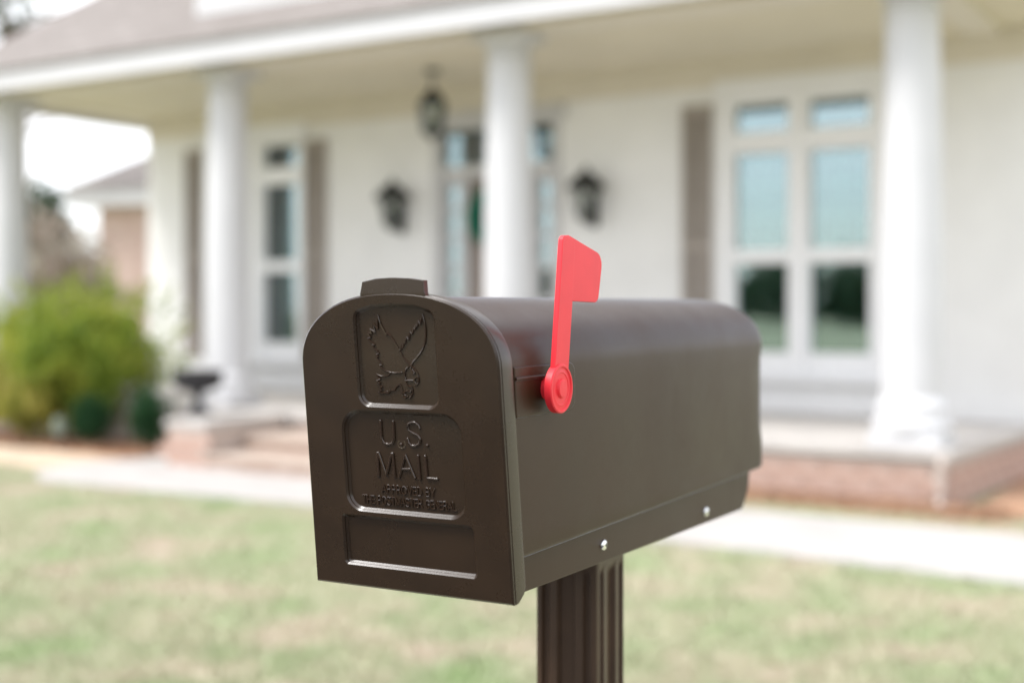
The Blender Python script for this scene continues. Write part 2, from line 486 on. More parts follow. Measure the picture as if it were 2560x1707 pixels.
# grass blades over the part of the lawn in view
def inside(px, py, poly):
    c = np.zeros(len(px), bool); n = len(poly); j = n-1
    for i in range(n):
        (xi, yi), (xj, yj) = poly[i], poly[j]
        c ^= ((yi > py) != (yj > py)) & (px < (xj-xi)*(py-yi)/(yj-yi+1e-12)+xi)
        j = i
    return c
N = 230000
gy = 3.6 + 9.5*rng.random(N)**1.6
gx = (rng.random(N)*2-1)*(0.66*gy+0.6)
keep = ~inside(gx, gy, walk)
for pl in ([(-7.2, 12.6), (-3.78, 10.35), (-3.1, 11.25), (-3.3, 11.75), (-6.6, 13.7)],
           [hw(-6.3, -.66), hw(-2.5, -1.02), hw(-2.5, 3), hw(-6.3, 3)], [hw(.25, -.49), hw(3.22, -.51), hw(3.55, .2), hw(3.75, 3), hw(.25, 3)], [hw(-2.7, -1.2), hw(.3, -1.1), hw(.3, 3), hw(-2.7, 3)]):
    keep &= ~inside(gx, gy, pl)
keep &= (gx*.4818+gy*.8763) > .76
keep &= ~((abs(gx-0.07) < .05) & (abs(gy-1.26) < .05))
gx, gy = gx[keep], gy[keep]; n = len(gx)
ga = rng.random(n)*2*np.pi; gh = 0.018+0.03*rng.random(n); gw = 0.0035+0.003*rng.random(n)
lx, ly = rng.normal(0, .016, n), rng.normal(0, .016, n)
v = np.empty((n, 3, 3)); 
v[:, 0] = np.stack([gx-np.cos(ga)*gw, gy-np.sin(ga)*gw, np.zeros(n)], 1)
v[:, 1] = np.stack([gx+np.cos(ga)*gw, gy+np.sin(ga)*gw, np.zeros(n)], 1)
v[:, 2] = np.stack([gx+lx, gy+ly, gh], 1)
me = bpy.data.meshes.new('grass')
me.vertices.add(3*n); me.vertices.foreach_set('co', v.ravel())
me.loops.add(3*n); me.loops.foreach_set('vertex_index', np.arange(3*n))
me.polygons.add(n); me.polygons.foreach_set('loop_start', np.arange(n)*3); me.polygons.foreach_set('loop_total', np.full(n, 3))
me.update()
tag(link('grass', me, M['blade']), kind='stuff')

# ------------------------------------------------------------------ house
house = empty('house', HC, HANG, 'white one storey house with a columned front porch, brown shutters and shingled hip roof', 'house')
def hm(*a): # facade-frame mesh builder scaled to metres
    return MB()
def fin(b): return b.map(lambda x, y, z: (x*HS, y*HS, zz(z)))
def hbox(name, boxes, m, parent=None, bevel=0, smooth=None):
    b = MB()
    for q in boxes: b.box(*q)
    return fin(b).build(name, m, parent if parent is not None else house, smooth, bevel)

WV = 1.71                                     # wall plane
Z0 = (0-EYE)/HS+EYE                           # ground level in the facade frame
FL = 0.55                                     # porch floor
WIN = [(0.86, 1.96, (0.925, 1.330), (1.495, 1.922)), (-4.42, -3.30, (-4.30, -3.95), (-3.74, -3.335))]
DOOR = (-1.80, -0.57)
# front wall in pieces round the openings
pieces = [(-5.28, WIN[1][0], WV, WV+.16, Z0, 3.17), (WIN[1][1], DOOR[0], WV, WV+.16, Z0, 3.17), (DOOR[1], WIN[0][0], WV, WV+.16, Z0, 3.17),
          (WIN[0][1], 3.02, WV, WV+.16, Z0, 3.17), (DOOR[0], DOOR[1], WV, WV+.16, 2.86, 3.17), (DOOR[0], DOOR[1], WV, WV+.16, Z0, FL)]
for w in WIN: pieces += [(w[0], w[1], WV, WV+.16, Z0, 0.78), (w[0], w[1], WV, WV+.16, 2.86, 3.17)]
hbox('front_wall', pieces, M['wall_paint'])
hbox('side_wall', [(-5.28, -5.12, WV+.16, 9.0, Z0, 3.17)], M['wall_paint'])
hbox('side_wall', [(2.86, 3.02, WV+.16, 9.0, Z0, 3.17)], M['wall_paint'])
hbox('back_wall', [(-5.12, 2.86, 8.84, 9.0, Z0, 3.17)], M['wall_paint'])
hbox('room_floor', [(-5.12, 2.86, WV+.16, 8.84, FL-.1, FL)], M['room_dark'])
hbox('partition', [(-5.12, 2.86, WV+1.6, WV+1.7, FL, 3.17)], M['room_dark'])
for q0, q1 in ((-5.26, DOOR[0]-.1), (DOOR[1]+.1, 3.0)):
    hbox('baseboard', [(q0, q1, WV-.02, WV-.001, FL, FL+.13)], M['wall_paint'])
hbox('wall_top_shade', [(-5.26, 2.98, WV-.03, WV-.001, 2.955, 3.165)], M['beam_paint'])  # beige band along the wall top, its colour stands in for the porch shade
# porch slab, foundation, bricks
SLAB = [(-5.40, -0.245), (2.92, -0.245), (3.07, WV-.003), (-5.40, WV-.003)]
fin(MB().prism(SLAB, FL-.055, FL)).build('porch_floor', M['slab'], house, bevel=.008)
fd = fin(MB().prism([(-5.35, -0.205), (2.88, -0.205), (3.02, WV-.004), (-5.35, WV-.004)], Z0-.05, FL-.057)).build('porch_foundation', M['mortar'], house)
bl, bh, gap = 0.195, 0.062, 0.011
b = MB().box(-bl/2, bl/2, -.011, .02, 0, bh).map(lambda x, y, z: (x*HS, y*HS, z*HS))
bo = b.build('brick', M['brick'], fd, bevel=.003)
bme = bo.data; bpy.data.objects.remove(bo)
def lay(parent, me, p0, p1, z0, z1, out, step=bl+gap):
    d = Vector(p1)-Vector(p0); L = d.length; d.normalize(); row = 0; z = z0
    ang = math.atan2(d.y, d.x)
    while z+bh <= z1+.004:
        x = (bl/2 if row % 2 == 0 else 0.0)
        while x <= L:
            o = bpy.data.objects.new('brick', me); COL.objects.link(o); o.parent = parent
            q = Vector(p0)+d*x
            j = random.uniform(-.002, .002)
            o.location = ((q.x+out[0]*j)*HS, (q.y+out[1]*j)*HS, zz(z)); o.rotation_euler = (0, 0, ang)
            x += step
        z += bh+gap; row += 1
lay(fd, bme, (0.75, -0.205), (2.87, -0.205), Z0+.01, FL-.06, (0, -1))
lay(fd, bme, (2.885, -0.185), (3.02, WV-.1), Z0+.01, FL-.06, (1, 0))
# steps and piers
st = []
for k, (v0, z1) in enumerate([(-0.70, 0.395), (-1.04, 0.232)]):
    pass
s1 = hbox('step', [(-1.74, 0.30, -0.70, -0.21, Z0-.05, 0.385)], M['step_brick'], bevel=.006)
s2 = hbox('step', [(-1.74, 0.30, -1.06, -0.702, Z0-.05, 0.30)], M['step_brick'], bevel=.006)
hbox('tread', [(-1.735, 0.295, -0.72, -0.212, 0.387, 0.425)], M['tread_brick'], s1, bevel=.006)
hbox('tread', [(-1.735, 0.295, -1.08, -0.722, 0.302, 0.335)], M['tread_brick'], s2, bevel=.006)
for u0 in (-2.10, 0.31):
    pr = hbox('step_pier', [(u0, u0+.35, -1.04, -0.25, Z0-.05, 0.50)], M['mortar'], bevel=.006)
    hbox('pier_cap', [(u0-.02, u0+.37, -1.06, -0.252, 0.502, 0.548)], M['slab'], pr, bevel=.008)
    if True:
        lay(pr, bme, (u0, -1.04), (u0+.35, -1.04), Z0+.01, 0.50, (0, -1), bl+gap)
# columns
cb = MB()
prof = [(0.176, .25), (0.178, .5), (0.176, 1.0), (0.168, 1.7), (0.158, 2.35), (0.153, 2.40), (0.168, 2.405), (0.168, 2.42), (0.152, 2.43), (0.150, 2.47)]
cb.lathe([(r*.93, z) for r, z in prof], seg=40)
for i, u in enumerate((-5.16, -2.55, 0.0, 2.65)):
    c = MB(); c.v = list(cb.v); c.f = list(cb.f)
    co = fin(c.map(lambda x, y, z: (x+u, y, z+FL+.02))).build('column', M['column_paint'], house, 30)
    fin(MB().lathe([(0.205, .07), (0.215, .085), (0.218, .11), (0.212, .135), (0.196, .15), (0.190, .17), (0.188, .185), (0.196, .20), (0.193, .225), (0.178, .24), (0.165, .275)], (u, 0, FL), 40)).build('column_base', M['column_paint'], co, 30)
    hbox('plinth', [(u-.195, u+.195, -.195, .195, FL+.001, FL+.07)], M['column_paint'], co, bevel=.01)
    fin(MB().lathe([(0.150, 2.49), (0.16, 2.50), (0.175, 2.52), (0.19, 2.535)], (u, 0, FL), 40)).build('capital', M['column_paint'], co, 30)
    hbox('abacus', [(u-.19, u+.19, -.19, .19, FL+2.535, FL+2.578)], M['column_paint'], co, bevel=.006)
BT = FL+2.58
hbox('porch_beam', [(-5.30, 2.86, -.14, .14, BT, 3.168)], M['beam_paint'])
hbox('porch_beam', [(-5.27, -5.05, .142, WV-.032, BT, 3.168)], M['beam_paint'])
hbox('porch_beam', [(2.60, 2.82, .142, WV-.032, BT, 3.168)], M['beam_paint'])
hbox('porch_ceiling', [(-5.05, 2.60, .142, WV-.031, 3.15, 3.169)], M['bounce_beige'])
EU0, EU1, EV0, EV1 = -5.60, 3.36, -0.46, 9.35
hbox('soffit', [(EU0+.03, EU1-.03, EV0+.03, EV1-.03, 3.170, 3.20)], M['bounce_beige'])
FZ0, FZ1 = 3.10, 3.265
hbox('fascia', [(EU0, EU1, EV0, EV0+.028, FZ0, FZ1)], M['white_paint'], bevel=.004)
hbox('fascia', [(EU0, EU0+.028, EV0+.03, EV1, FZ0, FZ1)], M['white_paint'])
hbox('fascia', [(EU1-.028, EU1, EV0+.03, EV1, FZ0, FZ1)], M['white_paint'])
# hip roof with a shingle edge
PIT = 0.80
rv = (EV1-EV0)/2; ru0, ru1 = EU0+rv, EU1-rv
if ru0 > ru1: ru0 = ru1 = (EU0+EU1)/2
zr = FZ1+.02+PIT*rv
q = [(EU0-.03, EV0-.03, FZ1+.012), (EU1+.03, EV0-.03, FZ1+.012), (EU1+.03, EV1+.03, FZ1+.012), (EU0-.03, EV1+.03, FZ1+.012), (ru0, EV0+rv, zr), (ru1, EV0+rv, zr)]
lo = [(x, y, FZ1+.002) for x, y, z in q[:4]]
rb = MB().add(q+lo, [(0, 1, 5, 4), (2, 3, 4, 5), (3, 0, 4), (1, 2, 5), (6, 7, 1, 0), (7, 8, 2, 1), (8, 9, 3, 2), (9, 6, 0, 3), (9, 8, 7, 6)])
roof = fin(rb).build('roof', M['shingles'], house)
def roof_z(v): return FZ1+.012+PIT*(v-EV0+.03)
# dormer
dv, du0, du1 = -0.15, -2.74, -1.3
dz = roof_z(dv)
dm = hbox('dormer', [(du0, du1, dv, dv+1.5, dz-.05, dz+1.1)], M['white_paint'])
hbox('dormer_window', [(du0+.5, du1-.5, dv-.02, dv-.001, dz+.45, dz+.95)], M['glass'], dm)
fin(MB().add([(du0-.12, dv-.14, dz+1.1), (du1+.12, dv-.14, dz+1.1), ((du0+du1)/2, dv-.14, dz+1.75), (du0-.12, dv+2.4, dz+1.1), (du1+.12, dv+2.4, dz+1.1), ((du0+du1)/2, dv+2.4, dz+1.75)],
             [(0, 1, 2), (5, 4, 3), (0, 2, 5, 3), (2, 1, 4, 5), (1, 0, 3, 4)])).build('dormer_roof', M['shingles'], dm)

# windows
def window(x0, x1, g1, g2):
    bx = []
    zb, zm0, zm1, zh, zt0, zt1 = 0.985, 1.635, 1.735, 2.445, 2.60, 2.81
    F0, F1 = WV-.035, WV+.09
    bx += [(x0-.06, g1[0]-.03, F0, F1, .82, 2.90), (g2[1]+.03, x1+.06, F0, F1, .82, 2.90), (g1[1]+.03, g2[0]-.03, F0, F1, .82, 2.90)]
    fr = hbox('window', bx+[(x0-.09, x1+.09, F0-.012, F1, 2.902, 3.0)], M['window_paint'], bevel=.004)
    for g in (g1, g2):
        a, c = g[0]-.029, g[1]+.029
        f2 = [(a, c, F0+.02, F1-.002, .822, zb), (a, c, F0+.01, F1-.002, zm0, zm1), (a, c, F0+.012, F1-.002, zh, zt0), (a, c, F0+.02, F1-.002, zt1, 2.899),
              (a, g[0], F0+.03, F1-.004, zb, zm0), (g[1], c, F0+.03, F1-.004, zb, zm0), (a, g[0], F0+.03, F1-.004, zm1, zh), (g[1], c, F0+.03, F1-.004, zm1, zh),
              (a, g[0], F0+.03, F1-.004, zt0, zt1), (g[1], c, F0+.03, F1-.004, zt0, zt1)]
        hbox('sash_frame', f2, M['window_paint'], fr)
        for (z0, z1) in ((zb, zm0), (zm1, zh), (zt0, zt1)):
            hbox('pane', [(g[0], g[1], F0+.075, F0+.079, z0, z1)], M['glass'], fr)
        mid = (g[0]+g[1])/2
        hbox('muntin', [(mid-.007, mid+.007, F0+.081, F0+.086, zm1, zh), (g[0], mid-.008, F0+.081, F0+.086, (zm1*2+zh)/3-.007, (zm1*2+zh)/3+.007),
                        (mid+.008, g[1], F0+.081, F0+.086, (zm1*2+zh)/3-.007, (zm1*2+zh)/3+.007), (g[0], mid-.008, F0+.081, F0+.086, (zm1+zh*2)/3-.007, (zm1+zh*2)/3+.007), (mid+.008, g[1], F0+.081, F0+.086, (zm1+zh*2)/3-.007, (zm1+zh*2)/3+.007)], M['window_paint'], fr)
        b = MB(); z = zb-.04
        while z < zh+.02:
            b.add([(g[0]-.02, F0+.125, z+.012), (g[1]+.02, F0+.125, z+.012), (g[1]+.02, F0+.15, z), (g[0]-.02, F0+.15, z)], [(0, 1, 2, 3)])
            z += .034
        fin(b).build('blind', M['blind'], fr)
    hbox('sill', [(x0-.10, x1+.10, WV-.10, WV+.05, .77, .818)], M['window_paint'], fr, bevel=.006)
for w in WIN: window(*w)
# shutters: frame, rails and louvres
def shutter(u0, u1):
    z0, z1 = 0.825, 2.83
    s = hbox('shutter', [(u0, u0+.03, WV-.034, WV-.002, z0, z1), (u1-.03, u1, WV-.034, WV-.002, z0, z1), (u0+.03, u1-.03, WV-.033, WV-.002, z0, z0+.08),
                     (u0+.03, u1-.03, WV-.033, WV-.002, z1-.08, z1), (u0+.03, u1-.03, WV-.033, WV-.002, 1.74, 1.81), (u0+.03, u1-.03, WV-.012, WV-.0025, z0+.08, 1.74), (u0+.03, u1-.03, WV-.012, WV-.0025, 1.81, z1-.08)], M['shutter_paint'])
    b = MB()
    for a, c in ((z0+.08, 1.74), (1.81, z1-.08)):
        k = int((c-a)/.042)
        for i in range(k):
            z = a+(i+.5)*(c-a)/k
            b.add([(u0+.031, WV-.014, z+.016), (u1-.031, WV-.014, z+.016), (u1-.031, WV-.031, z-.014), (u0+.031, WV-.031, z-.014), (u0+.031, WV-.014, z+.010), (u1-.031, WV-.014, z+.010)], [(0, 1, 2, 3), (3, 2, 5, 4)])
    tag(fin(b).build('louvre', M['shutter_paint'], s), kind='stuff')
for a, c in ((0.505, 0.742), (2.08, 2.31), (-3.225, -2.985), (-4.745, -4.525)): shutter(a, c)
# entrance: casing, door, sidelights, transom
ent = hbox('entrance', [(-1.80, -1.722, WV-.04, WV+.12, FL, 2.84), (-0.62, -0.57, WV-.04, WV+.12, FL, 2.84), (-1.80-.05, -.52, WV-.055, WV+.12, 2.842, 2.95),
                        (-1.722, -.62, WV-.02, WV+.12, 2.40, 2.50), (-1.51, -1.46, WV-.02, WV+.12, FL, 2.40), (-0.875, -0.82, WV-.02, WV+.12, FL, 2.40), (-1.722, -.62, WV-.01, WV+.11, 2.80, 2.841)], M['white_paint'], bevel=.003)
for k, (x0, x1) in enumerate([(-1.722, -1.45), (-1.44, -1.18), (-1.17, -.90), (-.89, -.62)]):
    hbox('transom_pane', [(x0, x1, WV+.04, WV+.045, 2.50, 2.80)], M['glass'], ent)
hbox('transom_bar', [(-1.45, -1.44, WV+.0, WV+.08, 2.50, 2.80), (-1.18, -1.17, WV, WV+.08, 2.50, 2.80), (-.90, -.89, WV, WV+.08, 2.50, 2.80), (-1.722, -1.451, WV+.01, WV+.07, 2.64, 2.65), (-.889, -.62, WV+.01, WV+.07, 2.64, 2.65), (-1.439, -1.181, WV+.01, WV+.07, 2.64, 2.65), (-1.169, -.901, WV+.01, WV+.07, 2.64, 2.65)], M['door_paint'], ent)
for x0, x1 in ((-1.722, -1.51), (-0.82, -0.62)):
    hbox('sidelight_frame', [(x0, x0+.045, WV+.02, WV+.09, FL, 2.40), (x1-.045, x1, WV+.02, WV+.09, FL, 2.40), (x0+.045, x1-.045, WV+.02, WV+.09, FL, FL+.55), (x0+.045, x1-.045, WV+.021, WV+.09, 2.34, 2.40)]
         + [(x0+.045, x1-.045, WV+.022, WV+.08, z, z+.035) for z in (1.36, 1.62, 1.88, 2.12)], M['white_paint'], ent)
    for z0, z1 in ((FL+.55, 1.36), (1.395, 1.62), (1.655, 1.88), (1.915, 2.12), (2.155, 2.34)):
        hbox('sidelight_pane', [(x0+.045, x1-.045, WV+.05, WV+.054, z0, z1)], M['glass'], ent)
dr = hbox('front_door', [(-1.46, -0.875, WV+.04, WV+.085, FL+.01, 2.40)], M['door_paint'])
for x0, x1 in ((-1.40, -1.19), (-1.145, -.935)):
    for z0, z1 in ((FL+.12, 1.15), (1.27, 1.75), (1.85, 2.30)):
        hbox('door_panel', [(x0, x1, WV+.028, WV+.039, z0, z1)], M['door_paint'], dr, bevel=.012)
hbox('door_handle', [(-.925, -.895, WV-.01, WV+.039, 1.15, 1.34)], M['black_metal'], dr, bevel=.006)
# rain pipe at the porch corner
dp = MB().tube([(2.865, -.235, 0.492), (2.87, -.275, 0.46), (2.87, -.275, 0.34), (2.87, -.29, 0.29), (2.88, -.37, 0.25)], .022, 10)
fin(dp).build('drain_pipe', M['mortar'], house, 40)

# ------------------------------------------------------------------ lanterns
def wall_lantern(u, z, label):
    x, y = hw(u, WV)
    t = empty('wall_lantern', (x, y, zz(z)), HANG, label, 'lantern', 'black lanterns beside the front door')
    k = HS
    MB().box(-.035*k, .035*k, -.018*k, -.001, -.26*k, -.02*k).build('backplate', M['black_metal'], t, bevel=.006)
    MB().lathe([(.0, -.03), (.030, -.025), (.042, 0), (.030, .025), (0, .03)], (0, -.03*k, -.22*k), 12).build('finial', M['black_metal'], t, 40)
    MB().tube([(0, -.018*k, -.14*k), (0, -.07*k, -.19*k), (0, -.13*k, -.17*k), (0, -.16*k, -.10*k), (0, -.15*k, -.055*k)], .011*k, 8).build('bracket', M['black_metal'], t, 40)
    c = (0, -.15*k, 0)
    MB().lathe([(.0, .215*k), (.018*k, .20*k), (.022*k, .175*k), (.05*k, .155*k), (.11*k, .105*k), (.155*k, .055*k), (.155*k, .03*k), (.02, .03*k)], c, 8).build('cap', M['black_metal'], t)
    cage = MB()
    for i in range(6):
        a = math.pi/3*i+.5
        cage.tube([(c[0]+.105*k*math.cos(a), c[1]+.105*k*math.sin(a), .048*k), (c[0]+.06*k*math.cos(a), c[1]+.06*k*math.sin(a), -.19*k)], .012*k, 5)
    cage.build('cage', M['black_metal'], t)
    MB().lathe([(.098*k, .046*k), (.054*k, -.188*k)], c, 6).build('glass', M['lantern_glass'], t)
    MB().lathe([(.0, -.245*k), (.02*k, -.235*k), (.03*k, -.215*k), (.068*k, -.20*k), (.068*k, -.188*k), (0, -.186*k)], c, 8).build('base', M['black_metal'], t)
    return t
wall_lantern(-2.14, 2.205, 'black scrolled wall lantern between the left window and the front door')
wall_lantern(-0.255, 2.205, 'black scrolled wall lantern between the front door and the big window')

x, y = hw(-1.22, 0.85)
hl = empty('hanging_lantern', (x, y, zz(2.86)), 0, 'black lantern hanging on a chain from the porch ceiling', 'lantern')
k = HS
MB().lathe([(0, .17*k), (.016*k, .165*k), (.02*k, .14*k), (.045*k, .12*k), (.10*k, .045*k), (.115*k, .01*k), (.115*k, 0), (.02, 0)], seg=8).build('cap', M['black_metal'], hl)
cg = MB()
for i in range(6):
    a = math.pi/3*i
    cg.tube([(.10*k*math.cos(a), .10*k*math.sin(a), 0), (.07*k*math.cos(a), .07*k*math.sin(a), -.20*k)], .008*k, 5)
cg.build('cage', M['black_metal'], hl)
MB().lathe([(.092*k, -.002), (.063*k, -.198*k)], seg=6).build('glass', M['lantern_glass'], hl)
MB().lathe([(0, -.262*k), (.014*k, -.258*k), (.02*k, -.25*k), (.012*k, -.24*k), (.03*k, -.23*k), (.075*k, -.21*k), (.075*k, -.2*k), (0, -.198*k)], seg=8).build('base', M['black_metal'], hl)
MB().tube([(0, 0, .165*k), (0, 0, (3.15-2.86)*k)], .004*k, 6).build('chain', M['black_metal'], hl)
MB().lathe([(.0, (3.149-2.86)*k), (.06*k, (3.148-2.86)*k), (.05*k, (3.12-2.86)*k), (.01, (3.11-2.86)*k)], seg=12).build('ceiling_plate', M['black_metal'], hl)
cd = MB()
for i in range(3):
    a = 2*math.pi/3*i
    cd.lathe([(.011*k, -.185*k), (.011*k, -.09*k), (.004, -.075*k)], (.028*k*math.cos(a), .028*k*math.sin(a), 0), 8)
cd.build('candle', M['frosted_lens'], hl)

# wreath
x, y = hw(-1.168, WV-.03)
wr = empty('wreath', (x, y, zz(2.06)), HANG, 'deep green leafy wreath hanging on the front door', 'wreath')
a = rng.random(2200)*2*np.pi; bb_ = rng.random(2200)*2*np.pi; rr = .055*np.sqrt(rng.random(2200))
pc = np.stack([(.19+rr*np.cos(bb_))*np.cos(a)*HS, -.035+rr*np.sin(bb_)*HS, (.19+rr*np.cos(bb_))*np.sin(a)*HS], 1)
leaves('foliage', pc, .035, M['wreath_leaf'], wr)
MB().loft([[tuple(Vector(((.19+.025*math.cos(j*math.pi/3))*HS*math.cos(i*math.pi/12), -.03+.025*math.sin(j*math.pi/3), (.19+.025*math.cos(j*math.pi/3))*HS*math.sin(i*math.pi/12)))) for j in range(6)] for i in range(25)], caps=False).build('ring', M['bark'], wr)

# urn on the pier
x, y = hw(-2.14, -.72)
urn = empty('urn_planter', (x, y, zz(.55)), 0, 'black iron urn planter on the brick pier beside the steps', 'planter')
MB().lathe([(0, 0), (.12, 0), (.12, .03), (.085, .045), (.05, .075), (.036, .11), (.034, .15), (.045, .175), (.05, .19)], seg=28).build('pedestal', M['urn_iron'], urn, 35)
MB().lathe([(.04, .19), (.075, .20), (.12, .212), (.175, .232), (.20, .255), (.205, .285), (.207, .345), (.218, .358), (.218, .38), (.20, .382), (.185, .362), (.14, .34), (0, .335)], seg=28).build('bowl', M['urn_iron'], urn, 35)

# garden light stuck in the bed beside the yellow bush
gl = empty('garden_light', (-4.05, 11.45, .02), 0, 'small pale frosted garden light in the bed below the yellow bush', 'light')
MB().lathe([(.008, 0), (.008, .13)], seg=8).build('stake', M['black_metal'], gl)
MB().lathe([(.02, .13), (.052, .16), (.060, .24), (.045, .30), (0, .31)], seg=16).build('lens', M['frosted_lens'], gl, 40)

# ------------------------------------------------------------------ shrubs and trees
def blob(n, c, r, lumps, seed, shell=0.45, spread=0.55, r0=.32, r1=.25):
    g = np.random.default_rng(seed)
    cen = g.normal(size=(lumps, 3)); cen /= np.linalg.norm(cen, axis=1, keepdims=True); cen *= spread*g.random((lumps, 1))**.4
    rad = r0+r1*g.random(lumps)
    i = g.integers(0, lumps, n)
    d = g.normal(size=(n, 3)); d /= np.linalg.norm(d, axis=1, keepdims=True)
    p = cen[i]+d*(rad[i]*(shell+(1-shell)*g.random(n))**.5)[:, None]
    return np.asarray(c)+p*np.asarray(r)

def shrub(name, x, y, cz, rx, rz, n, size, m, label, cat, group=None, seed=1, lumps=22, stems=5, wild=False):
    t = empty(name, (x, y, .03), 0, label, cat, group)
    if wild:
        pts = blob(n, (0, 0, cz), (rx, rx, rz), lumps, seed, .3, .70, .20, .22)
        g = np.random.default_rng(seed+50); sh = []
        for _ in range(90):
            d = g.normal(size=3); d[2] = abs(d[2])*.8+.25; d /= np.linalg.norm(d)
            p0 = np.array([0, 0, cz])+d*np.array([rx, rx, rz])*g.uniform(.72, .95)
            for q in range(14): sh.append(p0+(d+np.array([0, 0, .5]))*q*.014+g.normal(0, .012, 3))
        pts = np.concatenate([pts, np.array(sh)]); pts = pts[pts[:, 2] > .03]
    else: pts = blob(n, (0, 0, cz), (rx, rx, rz), lumps, seed)
    leaves('foliage', pts, size, m, t)
    s = MB(); g = random.Random(seed)
    for i in range(stems):
        a = g.uniform(0, 6.28); q = g.uniform(.2, .6)*rx
        s.tube([(.03*math.cos(a), .03*math.sin(a), -.03), (q*.5*math.cos(a), q*.5*math.sin(a), cz*.5), (q*math.cos(a), q*math.sin(a), cz*1.05)], .012, 5, .005)
    s.build('stem', M['bark'], t)
    return t
def gp(px, py, z=0.0):   # where the sight line through a photo point meets the ground
    Y = (EYE-z)*3200/(py-762); return ((px-1280)/3200*Y, Y)
x, y = gp(225, 1108)
shrub('shrub', x-.02, y, .79, 1.0, .76, 26000, .026, M['yellow_leaf'], 'big yellow green clipped shrub in front of the porch', 'shrub', None, 3, 46, 9, True)
shrub('shrub', x-.42, y-.25, .36, .50, .45, 6500, .024, M['golden_leaf'], 'golden low shrub spilling over the sand border under the big one', 'shrub', None, 11, 24, 5, True)
shrub('shrub', x-1.25, y+.55, .58, .52, .62, 6000, .026, M['yellow_leaf'], 'yellow green shrub cut by the left edge of the view', 'shrub', None, 5, 26, 5, True)
x, y = gp(228, 1128)
shrub('boxwood', x, y, .28, .265, .30, 6500, .012, M['box_leaf'], 'dark green boxwood ball in front of the yellow shrub', 'shrub', 'boxwood balls in the bed', 8, 40, 3)
x, y = -3.219, 11.345
shrub('boxwood', x, y, .31, .235, .32, 7000, .013, M['box_leaf'], 'dark green boxwood ball beside the brick pier', 'shrub', 'boxwood balls in the bed', 9, 40, 3)

def tree(x, y, h, r, n, size, m, label, seed, sparse=False, cat='tree', group=None):
    g = random.Random(seed)
    t = empty('tree', (x, y, 0), 0, label, cat, group)
    tr = MB(); top = h-r*.9
    tr.tube([(0, 0, -.1), (g.uniform(-.1, .1), g.uniform(-.1, .1), h*.3), (g.uniform(-.2, .2), 0, top), (g.uniform(-.3, .3), 0, h-.2)], .035*h*.5, 8, .02)
    for i in range(9):
        a = g.uniform(0, 6.28); z = g.uniform(h*.3, h*.8); L = r*g.uniform(.6, 1.0)
        tr.tube([(0, 0, z), (L*.5*math.cos(a), L*.5*math.sin(a), z+L*.35), (L*math.cos(a), L*math.sin(a), z+L*.6)], .012*h*.5, 5, .008)
    tr.build('trunk', M['bark'], t, 50)
    pts = blob(n, (0, 0, h-r*1.05), (r, r, r*1.1), 10 if sparse else 26, seed, .2)
    leaves('crown', pts, size, m, t)
    return t
tree(-10.75, 27, 9.9, 2.0, 420, .12, M['tree_leaf'], 'thin sparse tree rising above the left corner of the roof', 21, True)
tree(-12.0, 34, 4.1, 1.7, 1500, .14, M['dry_leaf'], 'half bare brown tree behind the yellow shrub', 23, True)
tree(-8.3, 24, 2.7, 1.2, 1500, .12, M['dry_leaf'], 'small brown tree in front of the neighbouring brick wall', 25, True)
tree(-13.6, 36, 4.9, 1.3, 2600, .15, M['tree_leaf'], 'green tree just right of the outermost porch column', 27, False)

# neighbouring house
nb = empty('brick_house', (-9.2, 28.5, 0), R(-20), 'neighbouring red brick house with a grey hip roof behind the porch', 'house')
MB().box(0, 16, 0, 10, 0, 3.5).build('wall', M['pale_brick'], nb)
MB().box(-.5, 16.5, -.5, 10.5, 3.501, 3.85).build('fascia', M['white_paint'], nb)
MB().add([(-.6, -.6, 3.86), (16.6, -.6, 3.86), (16.6, 10.6, 3.86), (-.6, 10.6, 3.86), (5, 5, 7.4), (11.4, 5, 7.4)], [(0, 1, 5, 4), (2, 3, 4, 5), (3, 0, 4), (1, 2, 5), (3, 2, 1, 0)]).build('roof', M['shingles'], nb)
for xx in (2.2, 6.5):
    wf = MB().box(xx, xx+1.1, -.06, -.002, .9, 2.6).build('window', M['white_paint'], nb)
    MB().box(xx+.1, xx+1.0, -.07, -.062, 1.0, 2.5).build('pane', M['glass'], wf)

# wood across the street, seen mirrored in the windows and the plastic
cl = []
for i in range(90):
    a = -95+160*i/89+random.uniform(-2, 2); hgt = random.uniform(2.4, 4.8)
    cl.append(blob(700, (a, -34+random.uniform(-5, 5), hgt*.5), (3.4, 2.2, hgt*.6), 14, 100+i, .2))
tag(leaves('woodland', np.concatenate(cl), .32, M['tree_leaf']), kind='stuff')

# ------------------------------------------------------------------ mailbox
YAW = -0.5027
LEAN = 0.1153
ORG = Vector((-0.0798, 1.0086, EYE-0.2267))
BMID = 0.308
_a = Vector((math.cos(YAW), math.sin(YAW), 0)); _b = Vector((-math.sin(YAW), math.cos(YAW), 0))
base_loc = ORG + _b*BMID
mailbox = empty('mailbox', (base_loc.x, base_loc.y, 0), YAW, 'dark brown plastic mailbox on a fluted post with its red flag raised', 'mailbox')
def L(a, b_, z): return (a, b_-BMID, z+ORG.z)          # width, length, height -> local
SL, CL = math.sin(LEAN), math.cos(LEAN)
def FP(a, t, d): return L(a, d-t*SL, t*CL)               # on the leaning door face

def put(me, fn):
    for q in me.vertices: q.co = fn(*q.co)
    return me

def arch(A, zs, B, hb, p=2.22, n=18, zb=0.0):
    """half outline from bottom right up and over to bottom left"""
    pts = [(hb, zb)]
    for k in range(n+1):
        t = math.pi/2*k/n
        pts.append((A*math.cos(t)**(2/p), zs+B*math.sin(t)**(2/p)))
    return pts + [(-x, z) for x, z in pts[::-1][1:]]

